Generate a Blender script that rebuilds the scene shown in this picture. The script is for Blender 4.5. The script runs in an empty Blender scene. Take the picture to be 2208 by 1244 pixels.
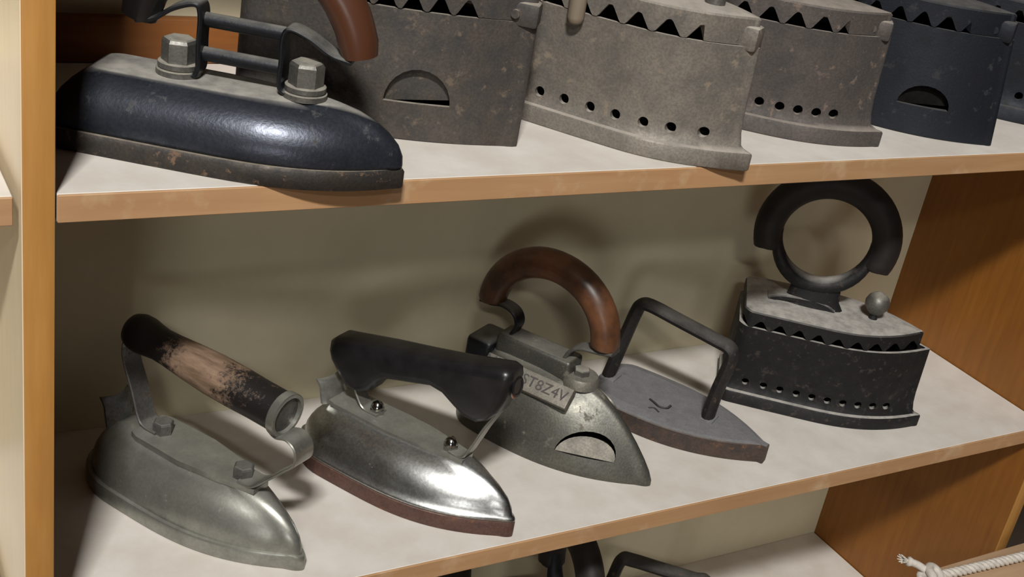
import bpy, bmesh, math, random
from mathutils import Vector, Matrix
from mathutils.bvhtree import BVHTree

random.seed(7)
SC = bpy.context.scene
COL = SC.collection
Z0 = 0.95                      # height of the upper shelf top above the floor
D, W, HS, H3, T = 0.264, 1.095, 0.343, 0.690, 0.0182   # shelf depth, bay width, shelf spacings, board thickness

# ------------------------------------------------------------------ camera
cam = bpy.data.cameras.new('camera'); cam_o = bpy.data.objects.new('camera', cam); COL.objects.link(cam_o)
yaw, pitch, roll = 0.5904, 0.4393, 0.1802
fw = Vector((math.sin(yaw)*math.cos(pitch), math.cos(yaw)*math.cos(pitch), -math.sin(pitch)))
rt = fw.cross(Vector((0, 0, 1))).normalized(); up = rt.cross(fw)
r2 = math.cos(roll)*rt + math.sin(roll)*up
u2 = -math.sin(roll)*rt + math.cos(roll)*up
m = Matrix((r2, u2, -fw)).transposed().to_4x4()
m.translation = Vector((-0.1358, -0.6920, 0.2993 + Z0))
cam_o.matrix_world = m
cam.sensor_width = 36.0
cam.lens = 2639.15/2208*36.0
cam.clip_start = 0.01
SC.camera = cam_o

# ------------------------------------------------------------------ world, lamps, exposure
world = bpy.data.worlds.new('world'); SC.world = world; world.use_nodes = True
bg = world.node_tree.nodes['Background']
bg.inputs[0].default_value = (1.0, 0.98, 0.95, 1); bg.inputs[1].default_value = 0.006
def area(name, loc, target, sx, sy, power, col):
    l = bpy.data.lights.new(name, 'AREA'); l.shape = 'RECTANGLE'; l.size = sx; l.size_y = sy
    l.energy = power; l.color = col
    o = bpy.data.objects.new(name, l); COL.objects.link(o)
    o.location = Vector(loc) + Vector((0, 0, Z0))
    d = (Vector(target) - Vector(loc)).normalized()
    o.rotation_euler = d.to_track_quat('-Z', 'Y').to_euler()
    return o
area('ceiling_lamp_near', (-0.95, -1.90, 2.42), (0.4, 0.1, -0.2), 0.42, 0.16, 124, (1.0, 0.975, 0.93))
area('ceiling_lamp_far', (-2.0, -3.9, 2.75), (0.5, 0.1, -0.2), 0.60, 0.16, 30, (1.0, 0.96, 0.90))
area('low_fill_light', (-2.4, -4.3, 0.15), (0.55, 0.2, -0.15), 1.0, 0.9, 25, (1.0, 0.985, 0.96))  # unseen low fill light, added to brighten the back panel
SC.view_settings.view_transform = 'Standard'
SC.view_settings.look = 'None'
SC.view_settings.exposure = 0.0
SC.view_settings.gamma = 1.0
SC.view_settings.use_curve_mapping = False

# ------------------------------------------------------------------ materials
def lin(c):
    c = c/255.0
    return c/12.92 if c <= 0.04045 else ((c+0.055)/1.055)**2.4
def rgb(r, g, b): return (lin(r), lin(g), lin(b), 1.0)

class NT:
    def __init__(s, name):
        s.m = bpy.data.materials.new(name); s.m.use_nodes = True
        s.t = s.m.node_tree; s.n = s.t.nodes; s.b = s.n['Principled BSDF']
        s.tc = s.n.new('ShaderNodeTexCoord')
    def link(s, a, b): s.t.links.new(a, b)
    def map(s, scale=(1, 1, 1)):
        k = s.n.new('ShaderNodeMapping'); k.inputs['Scale'].default_value = scale
        s.link(s.tc.outputs['Object'], k.inputs['Vector']); return k.outputs[0]
    def noise(s, scale, detail=4, rough=0.6, vec=None):
        k = s.n.new('ShaderNodeTexNoise'); k.inputs['Scale'].default_value = scale
        k.inputs['Detail'].default_value = detail; k.inputs['Roughness'].default_value = rough
        s.link(vec if vec is not None else s.tc.outputs['Object'], k.inputs['Vector']); return k.outputs['Fac']
    def ramp(s, fac, lo, hi, a=0.0, b=1.0):
        k = s.n.new('ShaderNodeMapRange'); k.inputs[1].default_value = lo; k.inputs[2].default_value = hi
        k.inputs[3].default_value = a; k.inputs[4].default_value = b; k.clamp = True
        s.link(fac, k.inputs[0]); return k.outputs[0]
    def math(s, op, a, b):
        k = s.n.new('ShaderNodeMath'); k.operation = op
        for i, v in enumerate((a, b)):
            if isinstance(v, (int, float)): k.inputs[i].default_value = v
            else: s.link(v, k.inputs[i])
        return k.outputs[0]
    def mix(s, fac, a, b):
        k = s.n.new('ShaderNodeMix'); k.data_type = 'RGBA'
        for sock, v in ((k.inputs[0], fac), (k.inputs[6], a), (k.inputs[7], b)):
            if isinstance(v, (tuple, float, int)): sock.default_value = v
            else: s.link(v, sock)
        return k.outputs[2]
    def mixf(s, fac, a, b):
        k = s.n.new('ShaderNodeMix'); k.data_type = 'FLOAT'
        for sock, v in ((k.inputs[0], fac), (k.inputs[2], a), (k.inputs[3], b)):
            if isinstance(v, (float, int)): sock.default_value = v
            else: s.link(v, sock)
        return k.outputs[0]
    def bump(s, h, strength, dist=0.001):
        k = s.n.new('ShaderNodeBump'); k.inputs['Strength'].default_value = strength
        k.inputs['Distance'].default_value = dist
        s.link(h, k.inputs['Height']); s.link(k.outputs[0], s.b.inputs['Normal'])
    def set(s, name, v):
        if isinstance(v, (float, int, tuple)): s.b.inputs[name].default_value = v
        else: s.link(v, s.b.inputs[name])

def metal(name, c1, c2, metallic=0.8, rough=(0.35, 0.6), scale=60, spots=None, spot_amt=0.0, dust=0.0, dustc=(150, 146, 140), bump=0.25, fine=500, dlo=0.55, fdark=0.35):
    n = NT(name)
    nz = n.noise(scale, 5, 0.65); nf = n.noise(fine, 3, 0.6)
    col = n.mix(n.ramp(nz, 0.35, 0.65), rgb(*c1), rgb(*c2))
    col = n.mix(n.ramp(nf, 0.40, 0.62, 0, fdark), col, rgb(*[max(0, c*0.55) for c in c1]))
    met = metallic; ro = n.ramp(nz, 0.3, 0.7, rough[0], rough[1])
    if spots:
        sp = n.ramp(n.noise(scale*1.7, 6, 0.7), 0.62-0.25*spot_amt, 0.70-0.25*spot_amt)
        col = n.mix(sp, col, rgb(*spots)); met = n.mixf(sp, metallic, 0.0); ro = n.mixf(sp, ro, 0.85)
    if dust > 0:
        g = n.n.new('ShaderNodeNewGeometry'); sx = n.n.new('ShaderNodeSeparateXYZ')
        n.link(g.outputs['Normal'], sx.inputs[0])
        dz = n.ramp(sx.outputs[2], dlo, 0.97)
        dm = n.math('MULTIPLY', n.math('MULTIPLY', dz, n.ramp(n.noise(scale*1.3, 5, 0.6), 0.25, 0.6, 0.55, 1.0)), dust)
        col = n.mix(dm, col, rgb(*dustc)); met = n.mixf(dm, met, 0.0); ro = n.mixf(dm, ro, 0.95)
    n.set('Base Color', col); n.set('Metallic', met); n.set('Roughness', ro)
    if bump: n.bump(nf, bump, 0.0006)
    return n.m

def wood(name, c1, c2, axis=2, rough=0.45, grain=14.0, stain=None):
    n = NT(name)
    sc = [grain*9]*3; sc[axis] = grain*0.7
    v = n.map(tuple(sc))
    g = n.noise(1.0, 5, 0.6, v); big = n.noise(9, 3, 0.5)
    col = n.mix(n.ramp(g, 0.3, 0.7), rgb(*c1), rgb(*c2))
    col = n.mix(n.ramp(big, 0.35, 0.7, 0, 0.35), col, rgb(*[c*0.82 for c in c1]))
    if stain:
        col = n.mix(n.ramp(n.noise(26, 4, 0.6), 0.55, 0.75, 0, 0.6), col, rgb(*stain))
    n.set('Base Color', col); n.set('Roughness', rough)
    n.bump(g, 0.08, 0.0005)
    return n.m

def plain(name, c1, c2, rough=0.6, scale=40, bump=0.1, spec=0.5, metallic=0.0):
    n = NT(name)
    nz = n.noise(scale, 5, 0.6)
    n.set('Base Color', n.mix(n.ramp(nz, 0.35, 0.65), rgb(*c1), rgb(*c2)))
    n.set('Roughness', rough); n.set('Specular IOR Level', spec); n.set('Metallic', metallic)
    if bump: n.bump(n.noise(scale*8, 3), bump, 0.0005)
    return n.m

M = {}
M['wood_v'] = wood('lacquered_wood_upright', (184, 135, 72), (168, 118, 57), 2, 0.42)
M['wood_h'] = wood('lacquered_wood_edge', (190, 151, 112), (176, 134, 94), 0, 0.45, 14.0, (208, 184, 152))
M['shelf_top'] = plain('pale_dusty_shelf', (219, 214, 207), (207, 200, 191), 0.75, 22, 0.12, 0.25)
M['back'] = plain('olive_back_panel', (222, 214, 186), (214, 206, 177), 0.8, 12, 0.05, 0.2)
M['back_dark'] = plain('dark_brown_back_panel', (70, 60, 50), (60, 51, 42), 0.8, 12, 0.05, 0.2)
M['wood_side'] = wood('side_veneer', (144, 92, 34), (126, 77, 26), 2, 0.42)
M['side_glare'] = wood('pale_glare_wood', (238, 222, 194), (230, 212, 182), 2, 0.3)  # wood colour lightened to paint in the lacquer's grazing reflection
M['batten'] = wood('brown_batten', (150, 92, 40), (128, 76, 32), 0, 0.5)
M['floor'] = plain('floor_boards', (120, 96, 74), (104, 82, 62), 0.6, 8)
M['wall'] = plain('room_wall', (170, 164, 150), (160, 154, 140), 0.9, 6)
M['soot'] = plain('soot', (16, 15, 15), (26, 24, 22), 0.95, 80, 0.2, 0.1)

# ------------------------------------------------------------------ mesh helpers
def obj(name, verts, faces, mat, parent=None, smooth=40, mats=None):
    me = bpy.data.meshes.new(name); me.from_pydata([tuple(v) for v in verts], [], faces); me.update()
    return finish(name, me, mat, parent, smooth)
def finish(name, me, mat, parent=None, smooth=40):
    bm = bmesh.new(); bm.from_mesh(me)
    bmesh.ops.recalc_face_normals(bm, faces=bm.faces); bm.to_mesh(me); bm.free()
    me.materials.append(mat)
    if smooth:
        for p in me.polygons: p.use_smooth = True
        me.set_sharp_from_angle(angle=math.radians(smooth))
    o = bpy.data.objects.new(name, me); COL.objects.link(o)
    if parent: o.parent = parent
    return o
def from_bm(name, bm, mat, parent=None, smooth=40):
    me = bpy.data.meshes.new(name); bm.to_mesh(me); bm.free()
    return finish(name, me, mat, parent, smooth)

def loft_data(rings, cap=True, closed=True):
    n = len(rings[0]); V = [p for r in rings for p in r]; F = []
    for i in range(len(rings)-1):
        for j in range(n if closed else n-1):
            k = (j+1) % n
            F.append((i*n+j, i*n+k, (i+1)*n+k, (i+1)*n+j))
    if cap:
        F.append(tuple(range(n-1, -1, -1))); b = (len(rings)-1)*n
        F.append(tuple(range(b, b+n)))
    return V, F
def loft(name, rings, mat, parent=None, smooth=40, cap=True):
    V, F = loft_data(rings, cap); return obj(name, V, F, mat, parent, smooth)

def box_bm(x0, x1, y0, y1, z0, z1, bev=0.0, seg=2, bm=None):
    bm2 = bmesh.new(); bmesh.ops.create_cube(bm2, size=1.0)
    for v in bm2.verts:
        v.co = Vector(((x0+x1)/2+v.co.x*(x1-x0), (y0+y1)/2+v.co.y*(y1-y0), (z0+z1)/2+v.co.z*(z1-z0)))
    if bev: bmesh.ops.bevel(bm2, geom=bm2.edges[:], offset=bev, segments=seg, affect='EDGES', profile=0.5)
    return bm2
def box(name, x0, x1, y0, y1, z0, z1, mat, parent=None, bev=0.001, seg=2):
    return from_bm(name, box_bm(x0, x1, y0, y1, z0, z1, bev, seg), mat, parent, 35)

def outline(a0, a1, Wd, p=2.4, am=0.6, tp=0.94, rr=0.1, rk=0.55, tipw=0.0006, N=30, nose=0.0018):
    near = []
    for i in range(N+1):
        s = (1-math.cos(math.pi*i/N))/2
        if s < am: w = Wd*(1-(1-s/am)**p)
        else: w = Wd*(1-(1-tp)*((s-am)/(1-am))**2)
        if s > 1-rr:
            q = (s-(1-rr))/rr; w *= math.sqrt(max(0, 1-q*q*(1-rk*rk)))
        near.append((a0+(a1-a0)*s, max(w, tipw, min(math.sqrt(2*nose*(a1-a0)*s), 3.2*nose) if s < 0.3 else 0)))
    return near + [(a, -b) for a, b in reversed(near)]
def ring(z, a0, a1, Wd, **k):
    return [(-a, -b, z) for a, b in outline(a0, a1, Wd, **k)]

def tube_data(path, radii, seg=14, lat=None):
    """path of Vectors, radii: list of r or (ru, rv); frame uses lateral vector lat if given (planar paths)."""
    rings = []; n = len(path); path = [Vector(p) for p in path]
    ref = Vector(lat) if lat is not None else None
    prev = None
    for i in range(n):
        t = (path[min(i+1, n-1)]-path[max(i-1, 0)]).normalized()
        if ref is not None: u = ref.normalized()
        else:
            if prev is None:
                u = t.orthogonal().normalized()
            else: u = (prev - t*prev.dot(t)).normalized()
        v = t.cross(u).normalized(); u = v.cross(t).normalized(); prev = u
        r = radii[i] if isinstance(radii, (list, tuple)) else radii
        ru, rv = r if isinstance(r, (tuple, list)) else (r, r)
        rings.append([path[i]+u*(ru*math.cos(2*math.pi*k/seg))+v*(rv*math.sin(2*math.pi*k/seg)) for k in range(seg)])
    return rings
def tube(name, path, radii, mat, parent=None, seg=14, lat=None, smooth=50):
    return loft(name, tube_data(path, radii, seg, lat), mat, parent, smooth)
def smooth_path(pts, k=6):
    """Catmull-Rom through points"""
    P = [Vector(p) for p in pts]; P = [2*P[0]-P[1]]+P+[2*P[-1]-P[-2]]; out = []
    for i in range(1, len(P)-2):
        for j in range(k):
            t = j/k; a, b, c, d = P[i-1:i+3]
            out.append(0.5*((2*b)+(c-a)*t+(2*a-5*b+4*c-d)*t*t+(3*b-a-3*c+d)*t**3))
    out.append(P[-2]); return out
def AZ(pts, y=0.0): return [Vector((-a, y, z)) for a, z in pts]
def strap(name, pts, width, thick, mat, parent, y=0.0, k=6, widths=None):
    """flat strap in the iron's centre plane"""
    P = smooth_path(AZ(pts, y), k); rings = []; n = len(P)
    for i in range(n):
        t = (P[min(i+1, n-1)]-P[max(i-1, 0)]).normalized(); nn = Vector((-t.z, 0, t.x))
        w = width/2
        if widths:
            f = i/(n-1)*(len(widths)-1); q = min(int(f), len(widths)-2); w = (widths[q]+(widths[q+1]-widths[q])*(f-q))/2
        e = thick/2; c = min(e*0.7, 0.0012)
        prof = [(-w, -e+c), (-w+c, -e), (w-c, -e), (w, -e+c), (w, e-c), (w-c, e), (-w+c, e), (-w, e-c)]
        rings.append([P[i]+Vector((0, a, 0))+nn*b for a, b in prof])
    return loft(name, rings, mat, parent, 35)
def lathe(name, prof, origin, axis, mat, parent=None, seg=24, smooth=40, phase=0.0):
    """prof: list of (t along axis, r)"""
    ax = Vector(axis).normalized(); u = ax.orthogonal().normalized(); v = ax.cross(u); o = Vector(origin)
    rings = [[o+ax*t+(u*math.cos(2*math.pi*k/seg+phase)+v*math.sin(2*math.pi*k/seg+phase))*max(r, 1e-5) for k in range(seg)] for t, r in prof]
    return loft(name, rings, mat, parent, smooth)
def hexbolt(name, origin, r, h, mat, parent, dome=False, phase=0.3):
    if dome:
        prof = [(0, r), (h*0.35, r), (h*0.38, r*0.86)]
        o = lathe(name, prof, origin, (0, 0, 1), mat, parent, 6, 25, phase)
        c = Vector(origin)+Vector((0, 0, h*0.36))
        lathe('dome_cap', [(0, r*0.86)]+[(h*0.62*math.sin(q*math.pi/16), r*0.86*math.cos(q*math.pi/16)) for q in range(1, 9)], c, (0, 0, 1), mat, o, 20, 60)
        return o
    return lathe(name, [(0, r), (h*0.82, r), (h*0.95, r*0.9), (h, r*0.78)], origin, (0, 0, 1), mat, parent, 6, 25, phase)
def extrude_poly(name, pts, half, mat, parent, bev=0.004, seg=3, y=0.0):
    """polygon in (a,z) extruded across the iron, rounded rims"""
    bm = bmesh.new()
    f1 = [bm.verts.new((-a, y-half, z)) for a, z in pts]; f2 = [bm.verts.new((-a, y+half, z)) for a, z in pts]
    bm.faces.new(f1); bm.faces.new(f2[::-1]); n = len(pts)
    for i in range(n): bm.faces.new((f1[i], f2[i], f2[(i+1) % n], f1[(i+1) % n]))
    bmesh.ops.recalc_face_normals(bm, faces=bm.faces)
    if bev:
        e = [e for e in bm.edges if abs(e.verts[0].co.y-e.verts[1].co.y) < 1e-6]
        bmesh.ops.bevel(bm, geom=e, offset=bev, segments=seg, affect='EDGES', profile=0.5, clamp_overlap=True)
    return from_bm(name, bm, mat, parent, 50)
def cut(o, cutters, inner=None):
    """subtract cutter meshes (lists of verts, faces in o's local frame); the cut faces take the inner material"""
    if inner: o.data.materials.append(inner)
    bm = bmesh.new()
    for V, F in cutters:
        vs = [bm.verts.new(tuple(v)) for v in V]
        for f in F: bm.faces.new([vs[i] for i in f])
    bmesh.ops.recalc_face_normals(bm, faces=bm.faces)
    cm = bpy.data.meshes.new('cutter'); bm.to_mesh(cm); bm.free()
    if inner:
        cm.materials.append(o.data.materials[0]); cm.materials.append(inner)
        for p in cm.polygons: p.material_index = 1
    co = bpy.data.objects.new('cutter', cm); COL.objects.link(co)
    par = o.parent; o.parent = None
    md = o.modifiers.new('b', 'BOOLEAN'); md.operation = 'DIFFERENCE'; md.object = co; md.solver = 'EXACT'
    bpy.context.view_layer.update()
    dg = bpy.context.evaluated_depsgraph_get()
    me = bpy.data.meshes.new_from_object(o.evaluated_get(dg))
    o.modifiers.clear(); old = o.data; o.data = me; me.name = old.name
    bpy.data.objects.remove(co); o.parent = par
    for p in me.polygons: p.use_smooth = True
    me.set_sharp_from_angle(angle=math.radians(40))
def cyl_data(p0, p1, r, seg=16):
    return loft_data(tube_data([p0, p1], r, seg))

def thing(name, label, cat, loc, heading, group=None):
    o = bpy.data.objects.new(name, None); COL.objects.link(o); o.empty_display_size = 0.02
    o.location = (loc[0], loc[1], loc[2]+Z0); o.rotation_euler = (0, 0, math.radians(heading))
    o['label'] = label; o['category'] = cat
    if group: o['group'] = group
    return o
def tag(o, label, cat, group=None):
    o['label'] = label; o['category'] = cat
    if group: o['group'] = group

# ------------------------------------------------------------------ room and shelving
def plane(name, x0, x1, y0, y1, z, mat):
    o = obj(name, [(x0, y0, z), (x1, y0, z), (x1, y1, z), (x0, y1, z)], [(0, 1, 2, 3)], mat, None, 0)
    o['kind'] = 'structure'; return o
fl = box('floor', -3.5, 4.5, -4.5, 0.45, -0.05, 0.0, M['floor'], None, 0.0); fl['kind'] = 'structure'
wb = box('wall_back', -3.5, 4.5, 0.35, 0.45, 0.0, 2.9, M['wall'], None, 0.0); wb['kind'] = 'structure'

unit = thing('shelving_unit', 'orange wooden shelving unit with pale dusty shelf boards and olive back', 'shelf', (0, 0, -Z0), 0)
TOPZ = Z0 + 0.325
ups = [(-T, 0), (W, W+T), (-T-W-T, -T-W), (2*W+T, 2*W+2*T)]
for x0, x1 in ups:
    sp_ = box('side_panel', x0, x1, 0.0022, D, 0.0, TOPZ+T, M['wood_side'], unit, 0.0)
    box('edge_band', x0, x1, 0.0, 0.0026, 0.0, TOPZ+T, M['wood_v'], sp_, 0.0010)
    if x0 < 0 and x1 == 0: box('side_glare_skin', x0-0.0006, x0+0.0002, 0.0012, D, 0.0, TOPZ+T, M['side_glare'], sp_, 0.0)  # added thin skin: painted reflection on the upright's left face
for b0, b1 in ((0, W), (-T-W+0.0, -T-0.004), (W+T, 2*W+T)):
    bp = box('back_panel', b0, b1, D, D+0.006, 0.03, TOPZ+T, M['back'] if b0 < W else M['back_dark'], unit, 0.0)
    for zt in ((TOPZ+T, Z0, Z0-HS, Z0-H3, 0.10) if b0 < W else (TOPZ+T, Z0, 0.10)):
        sb = box('shelf_board', b0+0.0012, b1-0.0012, 0.0016, D, zt-T, zt, M['shelf_top'], unit, 0.0006, 1)
        box('edge_band', b0+0.0012, b1-0.0012, 0.0, 0.0022, zt-T, zt-0.0003, M['wood_h'], sb, 0.0006, 1)
box('back_batten', 0.0015, W-0.0015, D-0.012, D, Z0+0.0005, Z0+0.036, M['batten'], unit, 0.001)

# ------------------------------------------------------------------ iron materials
M['dark_blue'] = metal('dark_enamelled_iron', (66, 70, 80), (48, 52, 61), 0.6, (0.27, 0.42), 45, (62, 60, 58), 0.02, 0.95, (160, 156, 148), 0.22, 420, 0.86)
M['sole_rust'] = metal('rust_specked_dark_iron', (72, 66, 60), (54, 52, 52), 0.55, (0.45, 0.7), 70, (104, 82, 64), 0.15, 0.9, (150, 140, 126), 0.3)
M['bolt_grey'] = metal('dull_grey_bolt', (120, 118, 112), (98, 96, 92), 0.6, (0.4, 0.6), 90, None, 0, 0.75, (165, 160, 148), 0.2)
M['black_metal'] = metal('black_steel_strap', (44, 46, 50), (34, 36, 40), 0.6, (0.3, 0.5), 70, None, 0, 0.7, (140, 138, 132), 0.15)
M['steel'] = metal('worn_grey_steel', (158, 158, 150), (130, 130, 123), 0.7, (0.28, 0.42), 40, (96, 86, 74), -0.12, 0.3, (160, 157, 148), 0.05, 420, 0.8, 0.15)
M['steel_dark'] = metal('dull_dark_steel', (122, 120, 116), (96, 95, 94), 0.7, (0.4, 0.6), 50, (70, 58, 48), 0.2, 0.35, (140, 138, 132), 0.2)
M['chrome'] = metal('worn_chrome', (205, 206, 204), (176, 178, 178), 1.0, (0.27, 0.38), 30, (150, 146, 140), -0.1, 0.12, (170, 168, 162), 0.06, 420, 0.85)
M['nut'] = metal('bright_acorn_nut', (200, 200, 196), (170, 168, 164), 1.0, (0.12, 0.2), 40, None, 0, 0, (0, 0, 0), 0)
M['red_rust'] = metal('red_brown_sole', (100, 72, 62), (88, 64, 58), 0.3, (0.45, 0.65), 60, (116, 74, 48), 0.15, 0.2, (150, 130, 110), 0.25)
M['bakelite'] = plain('black_bakelite', (22, 22, 24), (32, 32, 34), 0.33, 60, 0.04, 0.5)
M['brass_grey'] = metal('grey_bronze_casting', (110, 108, 99), (90, 90, 86), 0.65, (0.36, 0.50), 38, (104, 100, 88), 0.1, 0.45, (150, 146, 136), 0.2, 520, 0.8)
M['casting'] = metal('grey_raised_plate', (140, 135, 124), (118, 114, 106), 0.5, (0.5, 0.65), 60, None, 0, 0.3, (150, 146, 138), 0.2)
M['letter'] = plain('dark_letter_grooves', (66, 62, 62), (80, 76, 74), 0.7, 90, 0.1)
M['handle_wood'] = plain('dark_brown_handle_wood', (104, 68, 45), (58, 38, 27), 0.36, 34, 0.06, 0.5)
M['handle_black'] = plain('blackened_handle_wood', (40, 35, 33), (28, 25, 25), 0.6, 50, 0.1, 0.35)
M['sad_top'] = metal('dusty_flat_iron_top', (118, 118, 120), (100, 100, 104), 0.1, (0.6, 0.8), 70, (82, 81, 82), 0.1, 0.4, (140, 139, 140), 0.45)
M['sad_side'] = metal('brown_rusty_flat_iron', (86, 70, 62), (66, 58, 56), 0.3, (0.55, 0.75), 60, (104, 74, 52), 0.2, 0.9, (142, 140, 138), 0.35)
M['bar'] = metal('dark_bent_bar', (54, 50, 48), (42, 40, 40), 0.4, (0.5, 0.7), 60, (74, 58, 48), 0.1, 0.35, (120, 116, 110), 0.25)
M['char_grey'] = metal('grey_brown_cast_iron', (112, 106, 98), (88, 84, 80), 0.3, (0.55, 0.78), 45, (108, 96, 84), 0.1, 0.75, (170, 164, 154), 0.35)
M['char_light'] = metal('pale_grey_cast_iron', (132, 124, 114), (104, 100, 94), 0.3, (0.5, 0.75), 40, (124, 112, 98), 0.1, 0.8, (184, 176, 166), 0.35)
M['char_pink'] = metal('pinkish_grey_cast_iron', (92, 84, 80), (76, 72, 70), 0.25, (0.55, 0.8), 45, (114, 98, 88), 0.1, 0.75, (168, 158, 148), 0.35)
M['char_dark'] = metal('blackish_cast_iron', (28, 32, 42), (21, 24, 32), 0.35, (0.5, 0.7), 45, (40, 41, 44), 0.1, 0.5, (130, 128, 124), 0.3)
M['char_black'] = metal('black_rusty_cast_iron', (34, 33, 33), (23, 24, 27), 0.3, (0.5, 0.75), 70, (56, 48, 44), 0.2, 0.95, (178, 174, 168), 0.4)
M['char_brown'] = metal('speckled_brown_grey_iron', (90, 83, 76), (70, 67, 66), 0.35, (0.5, 0.72), 55, (98, 86, 74), 0.15, 0.8, (168, 160, 148), 0.35)
M['rope'] = plain('white_cord', (214, 208, 198), (190, 184, 176), 0.9, 160, 0.3, 0.2)
M['bench'] = wood('pale_bench_wood', (190, 160, 130), (176, 144, 112), 0, 0.6)
M['pink_rivet'] = plain('dull_copper_rivet', (190, 150, 132), (170, 130, 112), 0.5, 90, 0.05)
M['peg'] = wood('grey_weathered_peg', (136, 122, 104), (112, 100, 86), 2, 0.7)

# worn painted wooden grip (black paint flaked off the bare wood)
def worn_grip():
    n = NT('flaking_black_paint_on_wood')
    v = n.map((40, 200, 200)); g = n.noise(1.0, 5, 0.65, v); f = n.noise(150, 7, 0.8)
    sx = n.n.new('ShaderNodeSeparateXYZ'); n.link(n.tc.outputs['Object'], sx.inputs[0])
    bandr = n.ramp(sx.outputs[0], -0.166, -0.122); bandf = n.ramp(sx.outputs[0], -0.110, -0.060)
    bare = n.math('SUBTRACT', bandr, n.math('MULTIPLY', bandf, 0.78))
    mask = n.ramp(n.math('ADD', n.math('MULTIPLY', f, 0.9), n.math('MULTIPLY', bare, 0.40)), 0.60, 0.74)
    woodc = n.mix(n.ramp(g, 0.3, 0.7), rgb(142, 118, 98), rgb(94, 74, 56))
    col = n.mix(mask, rgb(30, 27, 27), woodc)
    n.set('Base Color', col); n.set('Roughness', n.mixf(mask, 0.42, 0.7))
    n.bump(mask, 0.35, 0.0006)
    return n.m
M['grip'] = worn_grip()

# ------------------------------------------------------------------ electric iron with tall rods (upper shelf)
def iron_rods():
    t = thing('electric_iron', 'dark blue-black iron with two big grey bolts and paired rods', 'iron', (0.218, -0.013, 0), -35)
    k = dict(p=2.7, am=0.55, tp=0.98, rr=0.05, rk=0.8)
    s = loft('sole_plate', [ring(0.0, 0.001, 0.229, 0.0445, **k), ring(0.0012, 0, 0.23, 0.0455, **k), ring(0.0115, 0, 0.23, 0.0455, **k), ring(0.0135, 0.0015, 0.229, 0.044, **k)], M['sole_rust'], t)
    k2 = dict(p=2.7, am=0.55, tp=0.97, rr=0.05, rk=0.8, nose=0.0036, N=40)
    rr = [(0.0135, 0.002, 0.228, 0.0415), (0.016, 0.0018, 0.228, 0.0420), (0.022, 0.0025, 0.227, 0.0418), (0.029, 0.006, 0.225, 0.0400), (0.036, 0.013, 0.221, 0.0362), (0.042, 0.022, 0.216, 0.0310), (0.0465, 0.033, 0.211, 0.0255), (0.0490, 0.044, 0.207, 0.0215), (0.0498, 0.049, 0.205, 0.0195)]
    loft('shell', [ring(z, a0, a1, w, **k2) for z, a0, a1, w in rr], M['dark_blue'], t, 89)
    for a in (0.155, 0.071):
        w = lathe('washer', [(0, 0.0145), (0.0035, 0.0145), (0.004, 0.0125), (0.005, 0.0135), (0.008, 0.0135), (0.0085, 0.0125)], (-a, 0, 0.0498), (0, 0, 1), M['bolt_grey'], t, 28, 40)
        hexbolt('bolt', (-a, 0, 0.0583), 0.0115, 0.0155, M['bolt_grey'], w, phase=0.5)
    strap('bracket', [(0.164, 0.0515), (0.146, 0.0515), (0.1405, 0.056), (0.1405, 0.075), (0.1405, 0.093), (0.1445, 0.0985), (0.158, 0.0935), (0.170, 0.0850), (0.182, 0.0815)], 0.018, 0.0032, M['black_metal'], t)
    strap('bracket', [(0.062, 0.0515), (0.080, 0.0515), (0.0865, 0.056), (0.0865, 0.072), (0.0865, 0.088), (0.0825, 0.0935), (0.070, 0.0900), (0.055, 0.0820), (0.0415, 0.0795)], 0.018, 0.0032, M['black_metal'], t)
    for z in (0.0885, 0.0660):
        tube('rod', AZ([(0.1405, z), (0.0865, z)]), 0.0048, M['black_metal'], t, 16)
    arc = []; rad = []
    for i in range(25):
        q = math.radians(11+158*i/24)
        arc.append((0.110-0.0735*math.cos(q)*1.0, 0.068+0.078*math.sin(q))); rad.append(0.0135 if 2 < i < 22 else (0.0115 if i in (0, 24) else 0.0130))
    n = NT('black_to_copper_brown_wood')
    sx = n.n.new('ShaderNodeSeparateXYZ'); n.link(n.tc.outputs['Object'], sx.inputs[0])
    col = n.mix(n.ramp(n.math('ADD', sx.outputs[0], n.math('MULTIPLY', n.noise(40), 0.06)), -0.10, -0.045), rgb(20, 18, 18), rgb(78, 47, 32))  # black at the rear end, blending to brown toward the front
    n.set('Base Color', col); n.set('Roughness', 0.32)
    tube('handle', AZ(arc), rad, n.m, t, 18, (0, 1, 0), 60)
    return t
iron_rods()

# ------------------------------------------------------------------ two bolted electric irons (lower shelf)
def heel_rest(t, a, z0, h, w, mat):
    rings = []
    for j in range(7):
        q = j/6; zz = z0+h*q; back = 0.004*math.sin(q*math.pi*0.5)+(0.005*max(0, q-0.75)/0.25)
        row = []
        for i in range(13):
            y = -w/2+w*i/12; row.append(Vector((-a-back-0.006*(2*i/12-1)**2, y, zz)))
        row += [p+Vector((-0.0022, 0, 0)) for p in reversed(row)]
        rings.append(row)
    return loft('heel_rest', rings, mat, t, 50)

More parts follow.
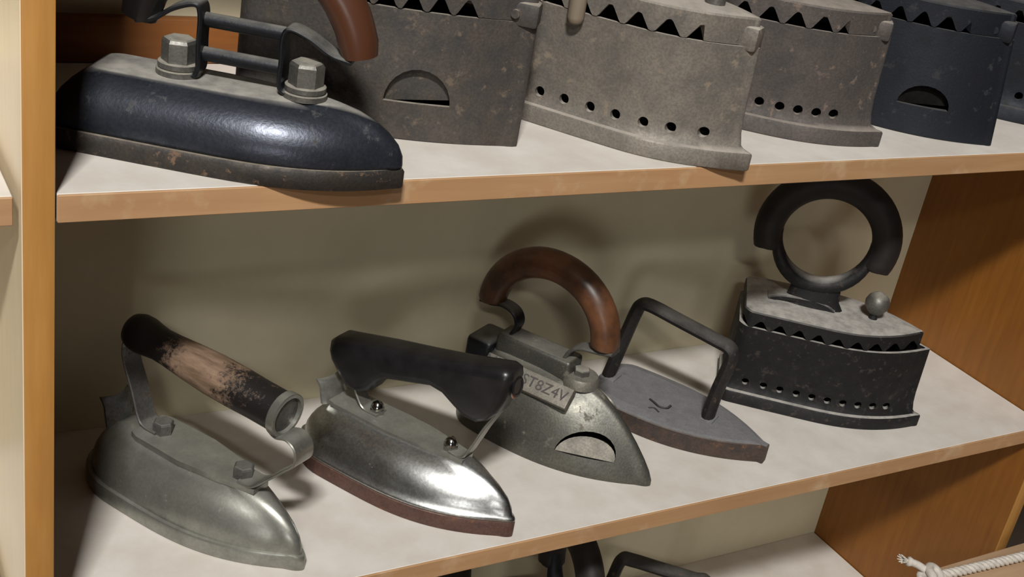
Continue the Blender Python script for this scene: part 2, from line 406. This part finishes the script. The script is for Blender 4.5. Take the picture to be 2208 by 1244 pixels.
def iron_grip():
    t = thing('electric_iron', 'grey steel iron with flaking black wooden grip beside the upright', 'iron', (0.194, 0.022, -HS), -61)
    k = dict(p=2.5, am=0.6, tp=0.93, rr=0.22, rk=0.35, nose=0.0036, N=40)
    loft('sole_plate', [ring(0.0, 0.001, 0.225, 0.0450, **k), ring(0.001, 0, 0.226, 0.0462, **k), ring(0.0115, 0, 0.226, 0.0462, **k), ring(0.0135, 0.0012, 0.225, 0.0452, **k)], M['steel'], t)
    rr = [(0.0135, 0.004, 0.222, 0.0420), (0.018, 0.0045, 0.222, 0.0418), (0.026, 0.0075, 0.220, 0.0400), (0.034, 0.0135, 0.216, 0.0372), (0.041, 0.022, 0.211, 0.0330), (0.047, 0.033, 0.205, 0.0275), (0.0515, 0.045, 0.198, 0.0205), (0.0545, 0.056, 0.190, 0.0130)]
    loft('shell', [ring(z, a0, a1, w, **k) for z, a0, a1, w in rr], M['steel'], t, 89)
    # flat strap plate along the top
    pl = [(0.176, 0.0175), (0.168, 0.0205), (0.120, 0.0215), (0.085, 0.0165), (0.060, 0.0105), (0.050, 0.0085)]
    top = [(-a, -b) for a, b in pl]+[(-a, b) for a, b in reversed(pl)]
    p = loft('strap_plate', [[(x, y, z) for x, y in top] for z in (0.0520, 0.0570)], M['steel'], t, 30)
    for a in (0.158, 0.069): hexbolt('bolt', (-a, 0, 0.057), 0.0088, 0.0105, M['steel_dark'], t)
    strap('front_strap', [(0.066, 0.0582), (0.052, 0.0595), (0.036, 0.0745), (0.022, 0.0890), (0.0125, 0.1000), (0.0135, 0.1125), (0.0225, 0.1175), (0.0330, 0.1150), (0.0400, 0.1180)], 0.022, 0.0022, M['steel'], t)
    strap('rear_strap', [(0.158, 0.0582), (0.172, 0.0590), (0.179, 0.0660), (0.187, 0.0880), (0.196, 0.1080), (0.1985, 0.1220), (0.1960, 0.1330)], 0.019, 0.0026, M['steel_dark'], t)
    heel_rest(t, 0.200, 0.044, 0.026, 0.030, M['steel_dark'])
    ax0 = Vector((-0.2005, 0, 0.1385)); ax1 = Vector((-0.0315, 0, 0.1315)); Lh = (ax1-ax0).length; d = (ax1-ax0).normalized()
    prof = [(0, 0.004), (0.0015, 0.0095), (0.005, 0.0138), (0.011, 0.0160), (0.018, 0.0162), (0.027, 0.0148), (0.036, 0.0137), (0.050, 0.0142), (0.070, 0.0158), (0.095, 0.0172), (0.120, 0.0172), (0.140, 0.0166), (0.158, 0.0166), (Lh-0.004, 0.0170)]
    g = lathe('handle', prof, ax0, d, M['grip'], t, 28, 60)
    e = ax0+d*(Lh-0.006)
    lathe('ferrule', [(0, 0.0172), (0.0005, 0.0182), (0.007, 0.0184), (0.0075, 0.0176), (0.0074, 0.0150), (0.004, 0.0146)], e, d, M['steel'], g, 28, 30)
    lathe('end_cap', [(0.002, 0.0150), (0.0042, 0.0150), (0.0052, 0.011), (0.0056, 0.004)], e, d, M['steel_dark'], g, 24, 40)
iron_grip()

def iron_chrome():
    t = thing('electric_iron', 'chrome iron with black moulded handle and red-brown rusty sole', 'iron', (0.380, 0.009, -HS), -61)
    k = dict(p=2.5, am=0.6, tp=0.94, rr=0.2, rk=0.4, nose=0.0036, N=40)
    loft('sole_plate', [ring(0.0, 0.001, 0.221, 0.0490, **k), ring(0.001, 0, 0.222, 0.0500, **k), ring(0.0145, 0, 0.222, 0.0500, **k), ring(0.0155, 0.001, 0.221, 0.049, **k)], M['red_rust'], t)
    rr = [(0.0155, 0.0005, 0.222, 0.0496), (0.0175, 0.0002, 0.222, 0.0500), (0.0190, 0.0015, 0.221, 0.0488), (0.0205, 0.0040, 0.219, 0.0462), (0.026, 0.0055, 0.218, 0.0450), (0.033, 0.0105, 0.215, 0.0418), (0.040, 0.0195, 0.211, 0.0372), (0.046, 0.0305, 0.206, 0.0310), (0.0505, 0.043, 0.200, 0.0235), (0.0535, 0.054, 0.194, 0.0160)]
    loft('shell', [ring(z, a0, a1, w, **k) for z, a0, a1, w in rr], M['chrome'], t, 89)
    pl = [(0.198, 0.0150), (0.190, 0.0170), (0.130, 0.0185), (0.090, 0.0150), (0.064, 0.0100), (0.056, 0.0085)]
    top = [(-a, -b) for a, b in pl]+[(-a, b) for a, b in reversed(pl)]
    loft('strap_plate', [[(x, y, z) for x, y in top] for z in (0.0510, 0.0555)], M['steel'], t, 30)
    for a in (0.155, 0.0745): hexbolt('acorn_nut', (-a, 0, 0.0555), 0.0072, 0.0125, M['nut'], t, True)
    strap('front_strap', [(0.072, 0.0568), (0.058, 0.0575), (0.050, 0.0740), (0.043, 0.0920), (0.034, 0.1120), (0.028, 0.1320)], 0.015, 0.0022, M['steel'], t)
    strap('rear_strap', [(0.150, 0.0568), (0.166, 0.0575), (0.175, 0.0680), (0.183, 0.0820), (0.190, 0.0950)], 0.015, 0.0022, M['steel'], t)
    heel_rest(t, 0.196, 0.050, 0.022, 0.036, M['steel'])
    hp = [(0.2075, 0.103), (0.207, 0.112), (0.201, 0.118), (0.190, 0.1205), (0.147, 0.131), (0.110, 0.139), (0.076, 0.147), (0.045, 0.1555), (0.032, 0.159), (0.0245, 0.157), (0.0225, 0.150), (0.0255, 0.130), (0.0300, 0.116), (0.0380, 0.105), (0.0490, 0.0985), (0.0600, 0.0985), (0.0720, 0.104), (0.0850, 0.1110), (0.0980, 0.1125), (0.120, 0.1060), (0.142, 0.0995), (0.151, 0.0920), (0.158, 0.0810), (0.169, 0.0735), (0.184, 0.0730), (0.196, 0.0850), (0.204, 0.0940)]
    h = extrude_poly('handle', hp, 0.0155, M['bakelite'], t, 0.009, 4)
    bev_a = Vector((-0.0222, 0, 0.142))
    lathe('socket_rim', [(0, 0.0085), (0.0012, 0.0090), (0.0016, 0.0070), (0.0008, 0.0062)], bev_a, (1, 0, 0.18), M['bakelite'], h, 20, 40)
    lathe('rivet', [(0, 0.0048), (0.0014, 0.0042), (0.002, 0.002)], bev_a+Vector((-0.0012, 0, -0.007)), (1, 0, 0.18), M['pink_rivet'], h, 16, 50)
iron_chrome()

# ------------------------------------------------------------------ domed casting with arched handle
def place_on(o_body, x, y, dirn=(0, 0, -1), z=0.3):
    bm = bmesh.new(); bm.from_mesh(o_body.data); bv = BVHTree.FromBMesh(bm); hit = bv.ray_cast(Vector((x, y, z)), Vector(dirn)); bm.free()
    return hit[0], hit[1]
def text_mesh(name, body, size, depth, mat, parent, matrix):
    c = bpy.data.curves.new(name, 'FONT'); c.body = body; c.size = size; c.extrude = depth; c.align_x = 'CENTER'; c.align_y = 'CENTER'; c.resolution_u = 3
    tmp = bpy.data.objects.new('tmp', c); COL.objects.link(tmp); bpy.context.view_layer.update()
    me = bpy.data.meshes.new_from_object(tmp.evaluated_get(bpy.context.evaluated_depsgraph_get()))
    bpy.data.objects.remove(tmp); me.transform(matrix); me.name = name
    me.materials.clear(); me.materials.append(mat)
    o = bpy.data.objects.new(name, me); COL.objects.link(o); o.parent = parent
    return o
def iron_dome():
    t = thing('box_iron', 'grey-bronze domed iron with brown arched handle and half-moon vent', 'iron', (0.549, 0.037, -HS), -61)
    k = dict(p=2.3, am=0.62, tp=0.80, rr=0.12, rk=0.6, nose=0.0036, N=40)
    rr = [(0.0, 0.0008, 0.208, 0.0484), (0.001, 0, 0.209, 0.0492), (0.006, 0.0004, 0.209, 0.0490), (0.014, 0.0045, 0.207, 0.0482), (0.024, 0.0120, 0.205, 0.0465), (0.036, 0.0225, 0.202, 0.0434), (0.048, 0.0345, 0.199, 0.0392), (0.059, 0.0475, 0.196, 0.0338), (0.068, 0.0610, 0.193, 0.0272), (0.0745, 0.0740, 0.190, 0.0205), (0.0785, 0.0860, 0.187, 0.0140)]
    b = loft('body', [ring(z, a0, a1, w, **k) for z, a0, a1, w in rr], M['brass_grey'], t, 89)
    pts = []
    for i in range(15):
        q = math.pi*i/14; pts.append((0.060-0.0265*math.cos(q), 0.0195+0.0235*math.sin(q)))
    V = [(-a, -0.008, z) for a, z in pts]+[(-a, -0.07, z) for a, z in pts]; n = len(pts)
    F = [tuple(range(n)), tuple(range(2*n-1, n-1, -1))]+[(i, (i+1) % n, n+(i+1) % n, n+i) for i in range(n)]
    fa, fz0, fh = 0.060, 0.0190, 0.0175
    fp = []
    for i in range(17):
        q = math.pi*i/16; a = fa-0.0262*math.cos(q); z = fz0+fh*math.sin(q)
        hit, _n = place_on(b, -a, -0.2, (0, 1, 0), fz0)
        fp.append(Vector((-a, hit.y+0.0002+0.0125*math.sin(q), z)))
    cut(b, [(V, F)], M['soot'])
    n = len(fp); VV = fp+[p+Vector((0, 0.0012, -0.0020)) for p in fp]
    obj('vent_flap', VV, [tuple(range(n)), tuple(range(2*n-1, n-1, -1))]+[(i, (i+1) % n, n+(i+1) % n, n+i) for i in range(n)], M['casting'], t, 30)
    # ridge box on top
    box('top_ridge', -0.184, -0.101, -0.0135, 0.0150, 0.072, 0.0960, M['brass_grey'], t, 0.004, 3)
    # number plate on the near slope
    xa, za, xb, zb = -0.0405, 0.0605, -0.0225, 0.0795
    dy, dz = xb-xa, zb-za; l = math.hypot(dy, dz); e1 = Vector((0, -(-dy), dz)).normalized()  # up the slope
    e1 = Vector((0, dy, dz)).normalized(); e0 = Vector((1, 0, 0)); en = e0.cross(e1)
    if en.z < 0: en = -en
    c0 = Vector((-0.1335, (xa+xb)/2, (za+zb)/2)) + en*0.0005
    bm = box_bm(-0.048, 0.048, -l/2*0.80, l/2*0.80, -0.006, 0.003, 0.0012, 2)
    mt = Matrix((e0, e1, en)).transposed().to_4x4(); mt.translation = c0
    for v in bm.verts: v.co = mt @ v.co
    pl = from_bm('number_plate', bm, M['casting'], t, 35)
    for s, off in (('NI', -0.0405), ('ST8Z4V', 0.0200)):
        mm = mt.copy(); mm.translation = c0+e0*off+en*0.0030+e1*(0.0035 if s == 'NI' else 0.0)
        text_mesh('lettering', s, 0.0150, 0.0006, M['letter'], pl, mm)
    # boss and bolt
    bs = lathe('boss', [(0, 0.0185), (0.007, 0.0178), (0.0095, 0.0160)], (-0.0930, 0.0, 0.0735), (0, 0, 1), M['casting'], t, 24, 40)
    hexbolt('bolt', (-0.0935, 0.0, 0.0828), 0.0082, 0.0065, M['bolt_grey'], bs)
    # oval medallion with a star on the far front slope
    loc, nrm = place_on(b, -0.067, 0.011)
    if nrm.z < 0: nrm = -nrm
    ux = (Vector((1, 0, 0))-nrm*nrm.x).normalized(); uy = nrm.cross(ux)
    mtx = Matrix((ux, uy, nrm)).transposed().to_4x4(); mtx.translation = loc-nrm*0.0006
    def oval(rx, ry, z, s=28): return [mtx @ Vector((rx*math.cos(2*math.pi*i/s), ry*math.sin(2*math.pi*i/s), z)) for i in range(s)]
    md = loft('medallion', [oval(0.0135, 0.0088, -0.003), oval(0.0135, 0.0088, 0.0018), oval(0.0122, 0.0076, 0.0020), oval(0.0115, 0.0069, 0.0010), oval(0.002, 0.001, 0.0010)], M['casting'], t, 30)
    st = []
    for i in range(10):
        r = 1.0 if i % 2 == 0 else 0.45; q = 2*math.pi*i/10
        st.append((0.0085*r*math.cos(q), 0.0055*r*math.sin(q)))
    loft('star_emblem', [[mtx @ Vector((x, y, z)) for x, y in st] for z in (0.0004, 0.0024)], M['casting'], md, 20)
    strap('rear_strap', [(0.212, 0.1180), (0.200, 0.1185), (0.187, 0.1215), (0.174, 0.1180), (0.1685, 0.1080), (0.1720, 0.0960), (0.1740, 0.0900)], 0.017, 0.0034, M['black_metal'], t)
    strap('front_strap', [(0.064, 0.1185), (0.078, 0.1150), (0.095, 0.1120), (0.106, 0.1060), (0.111, 0.0960), (0.1130, 0.0900)], 0.018, 0.0034, M['steel_dark'], t)
    arc = []
    for i in range(29):
        q = math.radians(3+174*i/28); arc.append((0.1395-0.0630*math.cos(q), 0.1190+0.0605*math.sin(q)))
    arc = [arc[0]]+arc+[arc[-1]]; rad = [0.0128]+[0.0140+0.0012*math.sin(math.pi*i/28) for i in range(29)]+[0.0128]
    arc[0] = (arc[1][0], arc[1][1]-0.0025); arc[-1] = (arc[-2][0], arc[-2][1]-0.0025)
    tube('handle', AZ(arc), [(r, r) for r in rad], M['handle_wood'], t, 20, (0, 1, 0), 60)
    box('rear_hinge', -0.214, -0.184, -0.020, 0.022, 0.055, 0.084, M['black_metal'], t, 0.006, 3)
iron_dome()

# ------------------------------------------------------------------ flat iron with bent bar handle
def iron_flat(name, label, loc, hd, hz=0.0, L=0.19, Wd=0.0505, dark=False):
    t = thing(name, label, 'iron', loc, hd)
    k = dict(p=2.2, am=0.68, tp=0.96, rr=0.10, rk=0.75, tipw=0.004)
    loft('base', [ring(0, 0.0015, L-0.001, Wd-0.0015, **k), ring(0.0015, 0, L, Wd, **k), ring(0.0195, 0, L, Wd, **k), ring(0.0205, 0.001, L-0.001, Wd-0.001, **k)], M['char_dark'] if dark else M['sad_side'], t, 35)
    loft('top_face', [ring(0.0203, 0.0015, L-0.0015, Wd-0.0015, **k), ring(0.0215, 0.008, L-0.004, Wd-0.004, **k), ring(0.0235, 0.055, L-0.010, Wd-0.013, **k)], M['char_dark'] if dark else M['sad_top'], t, 8)
    hb = smooth_path(AZ([(0.068, 0.020), (0.0655, 0.055), (0.0600, 0.095), (0.0640, 0.1060+hz), (0.0800, 0.1090+hz), (0.120, 0.1140+hz), (0.152, 0.1180+hz), (0.1640, 0.1160+hz), (0.1690, 0.105+hz*0.6), (0.1770, 0.060), (0.1840, 0.020)]), 6)
    rings = tube_data(hb, [(0.0078, 0.0046)]*len(hb), 4, (0, 1, 0))
    tube('bar_handle', hb, [(0.0098, 0.0068)]*len(hb), M['bar'], t, 10, (0, 1, 0), 40)
    if not dark:
        for a in (0.068, 0.181):
            box('socket', -a-0.009, -a+0.009, -0.011, 0.011, 0.0205, 0.0250, M['sad_top'], t, 0.0015)
        sm = smooth_path([(-0.128, -0.013, 0.0237), (-0.122, -0.016, 0.0237), (-0.114, -0.020, 0.0237), (-0.107, -0.017, 0.0237), (-0.106, -0.009, 0.0237)], 5)
        tube('cast_mark', sm, 0.0014, M['bar'], t, 8)
        tube('cast_mark', smooth_path([(-0.122, -0.030, 0.0231), (-0.117, -0.026, 0.0233), (-0.110, -0.030, 0.0231)], 4), 0.0012, M['bar'], t, 8)
    return t
iron_flat('flat_iron', 'low flat iron with dusty grey top and bent bar handle', (0.692, 0.037, -HS), -60)

# ------------------------------------------------------------------ charcoal irons
def ring_handle(t, ac, zc, R, mat_wood, mat_metal, zl, r=0.0148, tilt=0.0):
    """open wooden ring on a crescent cradle and a short post"""
    arc = []; n = 36
    for i in range(n+1):
        q = math.radians(-20+220*i/n)
        arc.append((ac-R*1.02*math.cos(q), zc+R*math.sin(q)))
    arc = [(arc[0][0], arc[0][1]-0.002)]+arc+[(arc[-1][0], arc[-1][1]-0.002)]
    rad = [(0.0125, r*0.85)]+[(0.0150, r+0.0015*math.sin(math.pi*i/n)) for i in range(n+1)]+[(0.0125, r*0.85)]
    tube('handle', AZ(arc), rad, mat_wood, t, 18, (0, 1, 0), 60)
    cr = []; rc = []
    for i in range(25):
        q = math.radians(-182+188*i/24); e = math.sin(math.pi*i/24)
        cr.append((ac-(R-0.011+0.004*e)*math.cos(q), zc+(R-0.009+0.003*e)*math.sin(q))); rc.append((0.0065+0.0045*e, 0.0036+0.0062*e))
    tube('cradle', AZ(cr), rc, mat_metal, t, 14, (0, 1, 0), 60)
    strap('post', [(ac-0.028, zl-0.001), (ac-0.018, zl+0.004), (ac, zl+0.006), (ac+0.03, zl+0.004), (ac+0.042, zl-0.001)], 0.020, 0.006, mat_metal, t)
    zb = zc-R
    tube('post', [Vector((-(ac-0.004), 0, zl)), Vector((-(ac-0.004), 0, (zl+zb)/2)), Vector((-(ac-0.004), 0, zb+0.006))], [(0.011, 0.034), (0.010, 0.028), (0.009, 0.026)], mat_metal, t, 16, (0, 1, 0))

def charcoal(label, loc, hd, L, Wd, rim, mat, foot=True, holes=(), moon=None, lid_top=0.117, lid_mat=None, a_top=0.015, teeth=0.017, group=None, handle=None, knob=None, latch=True, post_a=None, hole_r=0.0042, wtop=None, am=0.55, p=2.3, lidW=None, tip_lid=0.004, tooth_h=0.0115, name='charcoal_iron'):
    t = thing(name, label, 'iron', loc, hd, group)
    lid_mat = lid_mat or mat
    k = dict(p=p, am=am, tp=0.97, rr=0.05, rk=0.8, N=40)
    wt = wtop or Wd-0.003
    th = 0.0038
    if foot:
        out = [(0.0, 0.001, L, Wd-0.001), (0.001, 0, L, Wd), (0.0128, 0, L, Wd), (0.0142, 0.001, L, Wd-0.001), (0.0150, 0.006, L-0.002, Wd-0.0052), (0.0185, a_top*0.70, L-0.004, Wd-0.0074), (0.028, a_top*0.85, L-0.004, Wd-0.0080), (0.040, a_top*0.92, L-0.004, wt-0.0035), (rim, a_top, L-0.004, wt)]
    else:
        out = [(0.0, 0.002, L, Wd-0.0015), (0.001, 0.001, L, Wd), (0.03, a_top*0.3+0.0005, L, Wd), (rim, a_top, L, wt)]
    last = out[-1]
    inn = [(rim, last[1]+th*1.4, last[2]-th, last[3]-th), (0.030, last[1]+th*1.4, last[2]-th, (Wd-0.008 if foot else Wd)-th), (0.0165, last[1]+th*1.6, last[2]-th, (Wd-0.008 if foot else Wd)-th-0.001)]
    body = loft('body', [ring(z, a0, a1, w, **k) for z, a0, a1, w in out+inn], mat, t, 35)
    cs = []
    ol = outline(last[1]*0.85, L-0.004, Wd-0.008 if foot else Wd, **k)[:41]
    def wat(a):
        for (a0, b0), (a1, b1) in zip(ol, ol[1:]):
            if a0 <= a <= a1: return b0+(b1-b0)*(a-a0)/(a1-a0+1e-9)
        return ol[-1][1]
    for a, z in holes:
        b = wat(a); sl = (wat(a+0.006)-wat(a-0.006))/0.012
        dn = Vector((sl, -1, 0)).normalized() if False else Vector((0, -1, 0))
        c = Vector((-a, -b, z)); cs.append(cyl_data(c-dn*0.012, c+dn*0.012, hole_r, 16))
    if moon:
        a0, a1, z0, hh = moon; pts = []
        for i in range(13):
            q = math.pi*i/12; pts.append(((a0+a1)/2-(a1-a0)/2*math.cos(q), z0+hh*math.sin(q)))
        n = len(pts); b = wat((a0+a1)/2)
        V = [(-a, -b+0.016, z) for a, z in pts]+[(-a, -b-0.012, z) for a, z in pts]
        F = [tuple(range(n)), tuple(range(2*n-1, n-1, -1))]+[(i, (i+1) % n, n+(i+1) % n, n+i) for i in range(n)]
        cs.append((V, F))
    if cs: cut(body, cs, None)
    if moon:   # draught flap set back inside the vent
        a0, a1, z0, hh = moon
        fl_ = []
        for i in range(13):
            q = math.pi*i/12; fl_.append(((a0+a1)/2-(a1-a0)*0.62*math.cos(q), z0-0.002+0.006*(0.5+0.5*math.cos(q))*(1 if i in (0, 12) else 0)+(hh+0.010)*math.sin(q)))
        bb = wat((a0+a1)/2)-0.0085; sl = (wat(a1)-wat(a0))/(a1-a0)
        V = []
        for off in (0, 0.0016): V += [(-a, -(bb+sl*(a-(a0+a1)/2))+off, z) for a, z in fl_]
        n = len(fl_); F = [tuple(range(n)), tuple(range(2*n-1, n-1, -1))]+[(i, (i+1) % n, n+(i+1) % n, n+i) for i in range(n)]
        obj('vent_flap', V, F, mat if mat is not M['char_dark'] else M['soot'], t, 30)
    # soot bed inside
    loft('inner_floor', [ring(0.0166, last[1]+th*2.4, last[2]-2*th, Wd-0.020, **k), ring(0.024, last[1]+th*2.6, last[2]-2*th, Wd-0.021, **k)], M['soot'], t, 30)
    # lid with scalloped skirt
    kl = dict(p=p, am=am, tp=0.97, rr=0.05, rk=0.8, N=150)
    lw = lidW or wt+0.0008
    la0 = a_top+tip_lid; la1 = L-0.006
    oo = outline(la0, la1, lw, **kl); oi = outline(la0+0.006, la1-0.004, lw-0.0035, **kl)
    def zt(a):
        if a < la0+0.034 and latch: return rim+0.0006
        f = ((a-la0)/teeth) % 1.0; tri = 1-abs(2*f-1)
        return rim+0.0006+tooth_h*max(0, min(1, (tri-0.18)*1.5))
    # teeth hang over the lid's own lower edge
    rings = [[(-a, -b, lid_top-0.004) for a, b in oi], [(-a, -b, zt(a)) for a, b in oi], [(-a, -b, zt(a)) for a, b in oo], [(-a, -b, lid_top-0.0015) for a, b in oo]]
    o3 = outline(la0+0.0015, la1-0.001, lw-0.0012, **kl); rings.append([(-a, -b, lid_top) for a, b in o3])
    o4 = outline(la0+0.02, la1-0.012, lw-0.012, **kl); rings.append([(-a, -b, lid_top+0.0018) for a, b in o4])
    lid = loft('lid', rings, lid_mat, t, 30)
    if latch:
        lt = box('latch', -(la0+0.018), -(la0-0.003), -0.009, 0.009, rim-0.0035, lid_top-0.0065, lid_mat, t, 0.003, 2)
        lathe('latch_pin', [(0, 0.0032), (0.025, 0.0032)], (-(la0+0.014), -0.0125, rim+0.006), (0, 1, 0), lid_mat, lt, 12, 40)
    if knob:
        a, zk, rk = knob
        kb = lathe('knob', [(-rk, 0.004), (-rk*0.75, rk*0.62), (-rk*0.3, rk*0.95), (0.1*rk, rk), (rk*0.55, rk*0.83), (rk*0.85, rk*0.5), (rk, rk*0.1)], (-a, 0, zk), (0, 0, 1), M['bolt_grey'] if mat is M['char_black'] else lid_mat, t, 22, 60)
        lathe('knob_stem', [(0, 0.005), (zk-rk*0.9-lid_top, 0.004)], (-a, 0, lid_top+0.001), (0, 0, 1), mat, kb, 14, 40)
    if handle: ring_handle(t, handle[0], handle[1], handle[2], M['handle_black'] if mat in (M['char_black'], M['char_dark']) else M['handle_wood'], mat, lid_top+0.0016)
    if post_a is not None:
        lathe('lid_screw', [(0, 0.008), (0.006, 0.008), (0.008, 0.006), (0.012, 0.0055)], (-post_a, 0.002, lid_top+0.001), (0, 0, 1), M['bolt_grey'], t, 20, 40)
    return t

G = None
box_iron = charcoal('speckled brown-grey box iron with half-moon vent, standing behind the paired-rod iron', (0.346, 0.054, 0), -38, 0.212, 0.0455, 0.0955, M['char_brown'], False, (), (0.052, 0.099, 0.0285, 0.0255), 0.1165, None, 0.001, 0.0185, handle=(0.115, 0.195, 0.055), tip_lid=0.002, am=0.62, p=1.9, name='box_iron')
i3 = charcoal('pale grey charcoal iron with seven round vent holes, tip over the shelf edge', (0.521, -0.012, 0), -56, 0.192, 0.0465, 0.0960, M['char_light'], True, [(0.0375, 0.026), (0.061, 0.0255), (0.082, 0.025), (0.105, 0.025), (0.127, 0.025), (0.150, 0.025), (0.172, 0.025)], None, 0.1180, None, 0.015, 0.0235, handle=(0.112, 0.197, 0.055), post_a=0.058, wtop=0.042)
i4 = charcoal('pinkish grey charcoal iron with five vent holes beside the blackish box iron', (0.707, 0.028, 0), -42, 0.190, 0.0430, 0.0965, M['char_pink'], True, [(0.113, 0.026), (0.095, 0.0255), (0.079, 0.0255), (0.063, 0.0255), (0.048, 0.026)], None, 0.1165, None, 0.017, 0.0225, handle=(0.112, 0.195, 0.055), wtop=0.040)
i5 = charcoal('blackish box iron with dark half-moon vent and scalloped lid on upper shelf', (0.849, 0.019, 0), -55, 0.205, 0.0440, 0.1000, M['char_dark'], False, (), (0.046, 0.092, 0.0275, 0.0200), 0.1225, None, 0.012, 0.0215, handle=(0.118, 0.202, 0.055), name='box_iron')
i6 = charcoal('black charcoal iron mostly hidden behind the blackish box iron', (1.042, 0.040, 0), -50, 0.200, 0.0440, 0.0980, M['char_dark'], True, [(0.05+0.02*i, 0.026) for i in range(7)], None, 0.1185, None, 0.015, 0.0215, handle=(0.112, 0.197, 0.055))
i11 = charcoal('black charcoal iron with ring handle, ball knob and ten vent holes', (0.925, 0.046, -HS), -40, 0.226, 0.0490, 0.0945, M['char_black'], True, [(0.199, 0.026), (0.179, 0.026), (0.161, 0.026), (0.143, 0.026), (0.126, 0.026), (0.109, 0.026), (0.092, 0.026), (0.0755, 0.026), (0.059, 0.026), (0.0435, 0.026)], None, 0.1130, None, 0.014, 0.0205, handle=(0.153, 0.193, 0.0605), knob=(0.082, 0.1330, 0.0132), latch=False, wtop=0.0500, lidW=0.0505, tip_lid=0.012, hole_r=0.0040, tooth_h=0.0085)

# weathered peg hanging from the lid of the pale charcoal iron
pg = tube('lid_peg', [Vector((-0.150, -0.0475, 0.152)), Vector((-0.150, -0.0475, 0.12)), Vector((-0.1495, -0.0475, 0.093)), Vector((-0.1492, -0.0475, 0.089)), Vector((-0.149, -0.0475, 0.0872))], [0.0066, 0.0068, 0.0068, 0.0058, 0.0030], M['peg'], i3, 18)
strap_o = tube('peg_arm', smooth_path([(-0.150, -0.0475, 0.147), (-0.150, -0.030, 0.150), (-0.150, -0.012, 0.138), (-0.150, -0.008, 0.119)], 5), 0.0032, M['bar'], i3, 10)

# irons on the bottom shelf (only their tops reach into view)
charcoal('black charcoal iron whose handle top rises under the middle board', (0.530, 0.030, -H3), -100, 0.170, 0.0430, 0.0900, M['char_dark'], True, (), None, 0.1080, None, 0.014, 0.0205, handle=(0.088, 0.176, 0.0500))
charcoal('black charcoal iron on the bottom shelf nearer the upright', (0.352, 0.032, -H3), -120, 0.170, 0.0430, 0.0900, M['char_dark'], True, (), None, 0.1080, None, 0.014, 0.0205, handle=(0.088, 0.172, 0.0500))
iron_flat('flat_iron', 'dark flat iron on the bottom shelf beside the charcoal irons', (0.775, 0.055, -H3), -35, 0.034, 0.19, 0.040, True)

# ------------------------------------------------------------------ bench and rope in front of the unit
bx0, bx1, by0, by1, bz = 0.945, 1.75, -0.36, -0.012, -0.507
be = thing('bench', 'pale wooden bench standing in front of the shelving unit', 'bench', (bx0, by1, -Z0), 0)
w_, d_ = bx1-bx0, by1-by0
for i in range(3):
    box('seat_plank', 0.0, w_, -d_+i*d_/3+0.001, -d_+(i+1)*d_/3-0.001, Z0+bz-0.025, Z0+bz, M['bench'], be, 0.002)
for lx in (0.05, w_-0.05):
    for ly in (-0.05, -d_+0.05):
        box('leg', lx-0.022, lx+0.022, ly-0.022, ly+0.022, 0.0, Z0+bz-0.0255, M['bench'], be, 0.002)

rp = thing('barrier_rope', 'white twisted rope with knotted frayed end lying along the bench', 'rope', (0.94, -0.018, bz), 0)
RR = 0.0060
def rope_path(t): return Vector((0.004+t*0.62, -0.012-0.004*math.sin(t*4.2)-t*0.02, RR+0.0004+0.010*math.sin(min(1, t*2.2)*math.pi/2)*0))
for sidx in range(3):
    P = []; n = 220
    for i in range(n+1):
        t = i/n; c = rope_path(t); q = 2*math.pi*(t*27+sidx/3)
        P.append(c+Vector((0, math.cos(q), math.sin(q)))*RR*0.52)
    tube('strand', P, RR*0.50, M['rope'], rp, 8, None, 70)
kn = []
for i in range(61):
    q = 2*math.pi*i/60
    kn.append(Vector((-0.006+0.0085*math.cos(q)+0.004*math.cos(2*q), -0.012+0.0075*math.sin(2*q), 0.0115+0.0060*math.sin(q)*1.0)))
tube('knot', kn, 0.0052, M['rope'], rp, 10, None, 70)
tl = smooth_path([(-0.008, -0.010, 0.014), (-0.017, 0.000, 0.019), (-0.027, 0.008, 0.021)], 6)
tube('tail', tl, [0.0044]*(len(tl)-3)+[0.0052, 0.0060, 0.0050], M['rope'], rp, 10, None, 70)
for i in range(9):
    q = 2*math.pi*i/9; e = tl[-1]; d = (tl[-1]-tl[-2]).normalized()
    tube('frayed_fibre', [e-d*0.002, e+d*0.004+Vector((0, math.cos(q), math.sin(q)))*0.003, e+d*0.008+Vector((0, math.cos(q), math.sin(q)))*0.005], [0.0014, 0.0011, 0.0006], M['rope'], rp, 6)
